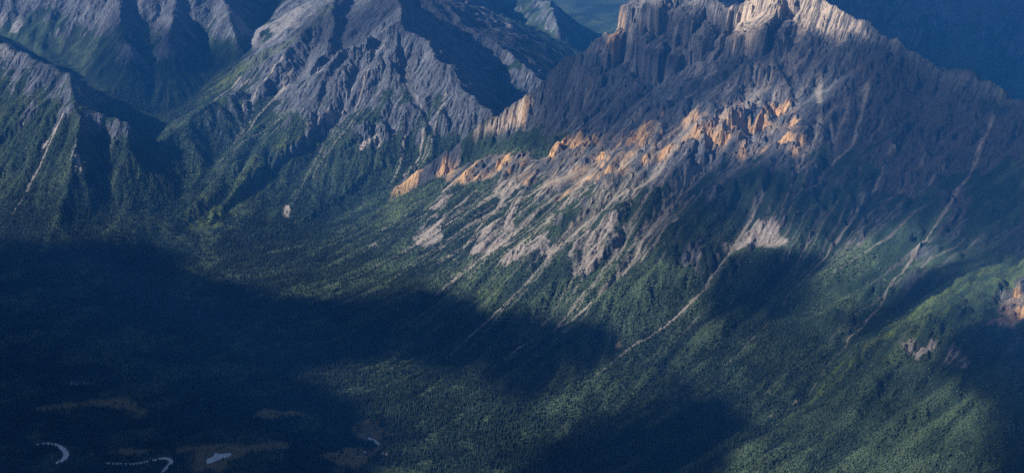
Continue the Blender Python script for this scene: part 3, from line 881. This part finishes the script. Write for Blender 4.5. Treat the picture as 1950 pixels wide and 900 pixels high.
ADDED_CLOUD_NEAR = [(-9500, -1500), (-2300, -1500), (-1900, 900), (-2600, 1900), (-5200, 2600), (-9500, 2500)]   # added out of view to keep sun off the near haze
CLOUD_BACK = [(-2350, 5650), (-1500, 5400), (800, 5100), (900, 9800), (-2900, 9800), (-2650, 7000)]             # shades the range behind the main crest, enlarged to darken the haze there
ADDED_CLOUD_RIGHT = [(-1250, -1500), (1600, -1500), (1600, 4600), (-300, 4700), (-1000, 3000)]  # added out of view, darkens the air on the right
def cloud_material():
    m = bpy.data.materials.new('cloud_vapour'); m.use_nodes = True
    nt = m.node_tree; nt.nodes.remove(nt.nodes['Principled BSDF'])
    N, L = nt.nodes.new, nt.links.new
    d = N('ShaderNodeBsdfDiffuse'); d.inputs[0].default_value = (.8, .8, .8, 1)
    t = N('ShaderNodeBsdfTransparent')
    a = N('ShaderNodeAttribute'); a.attribute_name = 'vapour_cover'
    mx = N('ShaderNodeMixShader')
    L(a.outputs['Fac'], mx.inputs[0]); L(t.outputs[0], mx.inputs[1]); L(d.outputs[0], mx.inputs[2])
    L(mx.outputs[0], nt.nodes['Material Output'].inputs['Surface'])
    return m
MAT_CLOUD = cloud_material()
def unseen_cloud(soft, grow, cover, poly, seed, ground=True):
    G = [] if ground else [np.array(p, float) for p in poly]
    for u, v in (poly if ground else []):
        p = np.array(pick(u, v, H, DX)); t = (CLOUD_Z - p[2]) / SUN_DIR[2]
        G.append((p + SUN_DIR * t)[:2])
    G = np.array(G)
    st = 34.0
    lo, hi = G.min(0) - 3 * soft - grow, G.max(0) + 3 * soft + grow
    ax_, ay_ = np.arange(lo[0], hi[0], st), np.arange(lo[1], hi[1], st)
    x, y = np.meshgrid(ax_, ay_)
    ins = np.zeros(x.shape, bool); n = len(G)
    for i in range(n):
        (ax, ay), (bx, by) = G[i], G[(i + 1) % n]
        ins ^= ((ay > y) != (by > y)) & (x < (bx - ax) * (y - ay) / (by - ay + 1e-9) + ax)
    d, _ = seg_dist(x, y, [tuple(p) for p in G] + [tuple(G[0])])
    d = np.where(ins, d, -d) + grow + soft * .8 * fbm(x / 260, y / 260, 4, seed)
    a = smoothstep(-soft, soft, d)
    th = np.sqrt(np.clip(a, 0, 1)) * (70 + np.clip(d, 0, 400) * .35) * (1 + .5 * fbm(x / 180, y / 180, 4, seed + 3))
    cells = (a[:-1, :-1] + a[1:, 1:] + a[1:, :-1] + a[:-1, 1:]) > 0
    q = np.argwhere(cells); nx = x.shape[1]; nv = x.size
    b = np.stack([q[:, 0] * nx + q[:, 1], q[:, 0] * nx + q[:, 1] + 1, (q[:, 0] + 1) * nx + q[:, 1] + 1, (q[:, 0] + 1) * nx + q[:, 1]], 1)
    top = np.stack([x, y, CLOUD_Z + th], -1).reshape(-1, 3)
    bot = np.stack([x, y, CLOUD_Z - .18 * th], -1).reshape(-1, 3)
    f = np.concatenate([b, b[:, ::-1] + nv])
    used = np.unique(f); rm = np.full(2 * nv, -1); rm[used] = np.arange(len(used))
    me = bpy.data.meshes.new('unseen_cloud')
    me.from_pydata(np.concatenate([top, bot])[used].tolist(), [], rm[f].tolist())
    at = me.attributes.new('vapour_cover', 'FLOAT', 'POINT')
    at.data.foreach_set('value', np.concatenate([a.ravel(), a.ravel()])[used].astype(np.float32) * cover)
    me.materials.append(MAT_CLOUD)
    for p in me.polygons: p.use_smooth = True
    o = bpy.data.objects.new('unseen_cloud', me); col.objects.link(o)
    o['kind'] = 'structure'
for k, (soft, grow, cover, poly) in enumerate(CLOUDS):
    unseen_cloud(soft, grow, cover, poly, 200 + k)
unseen_cloud(200, 0, .95, ADDED_CLOUD_NEAR, 240, ground=False)
unseen_cloud(200, 0, .95, CLOUD_BACK, 250, ground=False)
unseen_cloud(200, 0, .92, ADDED_CLOUD_RIGHT, 260, ground=False)
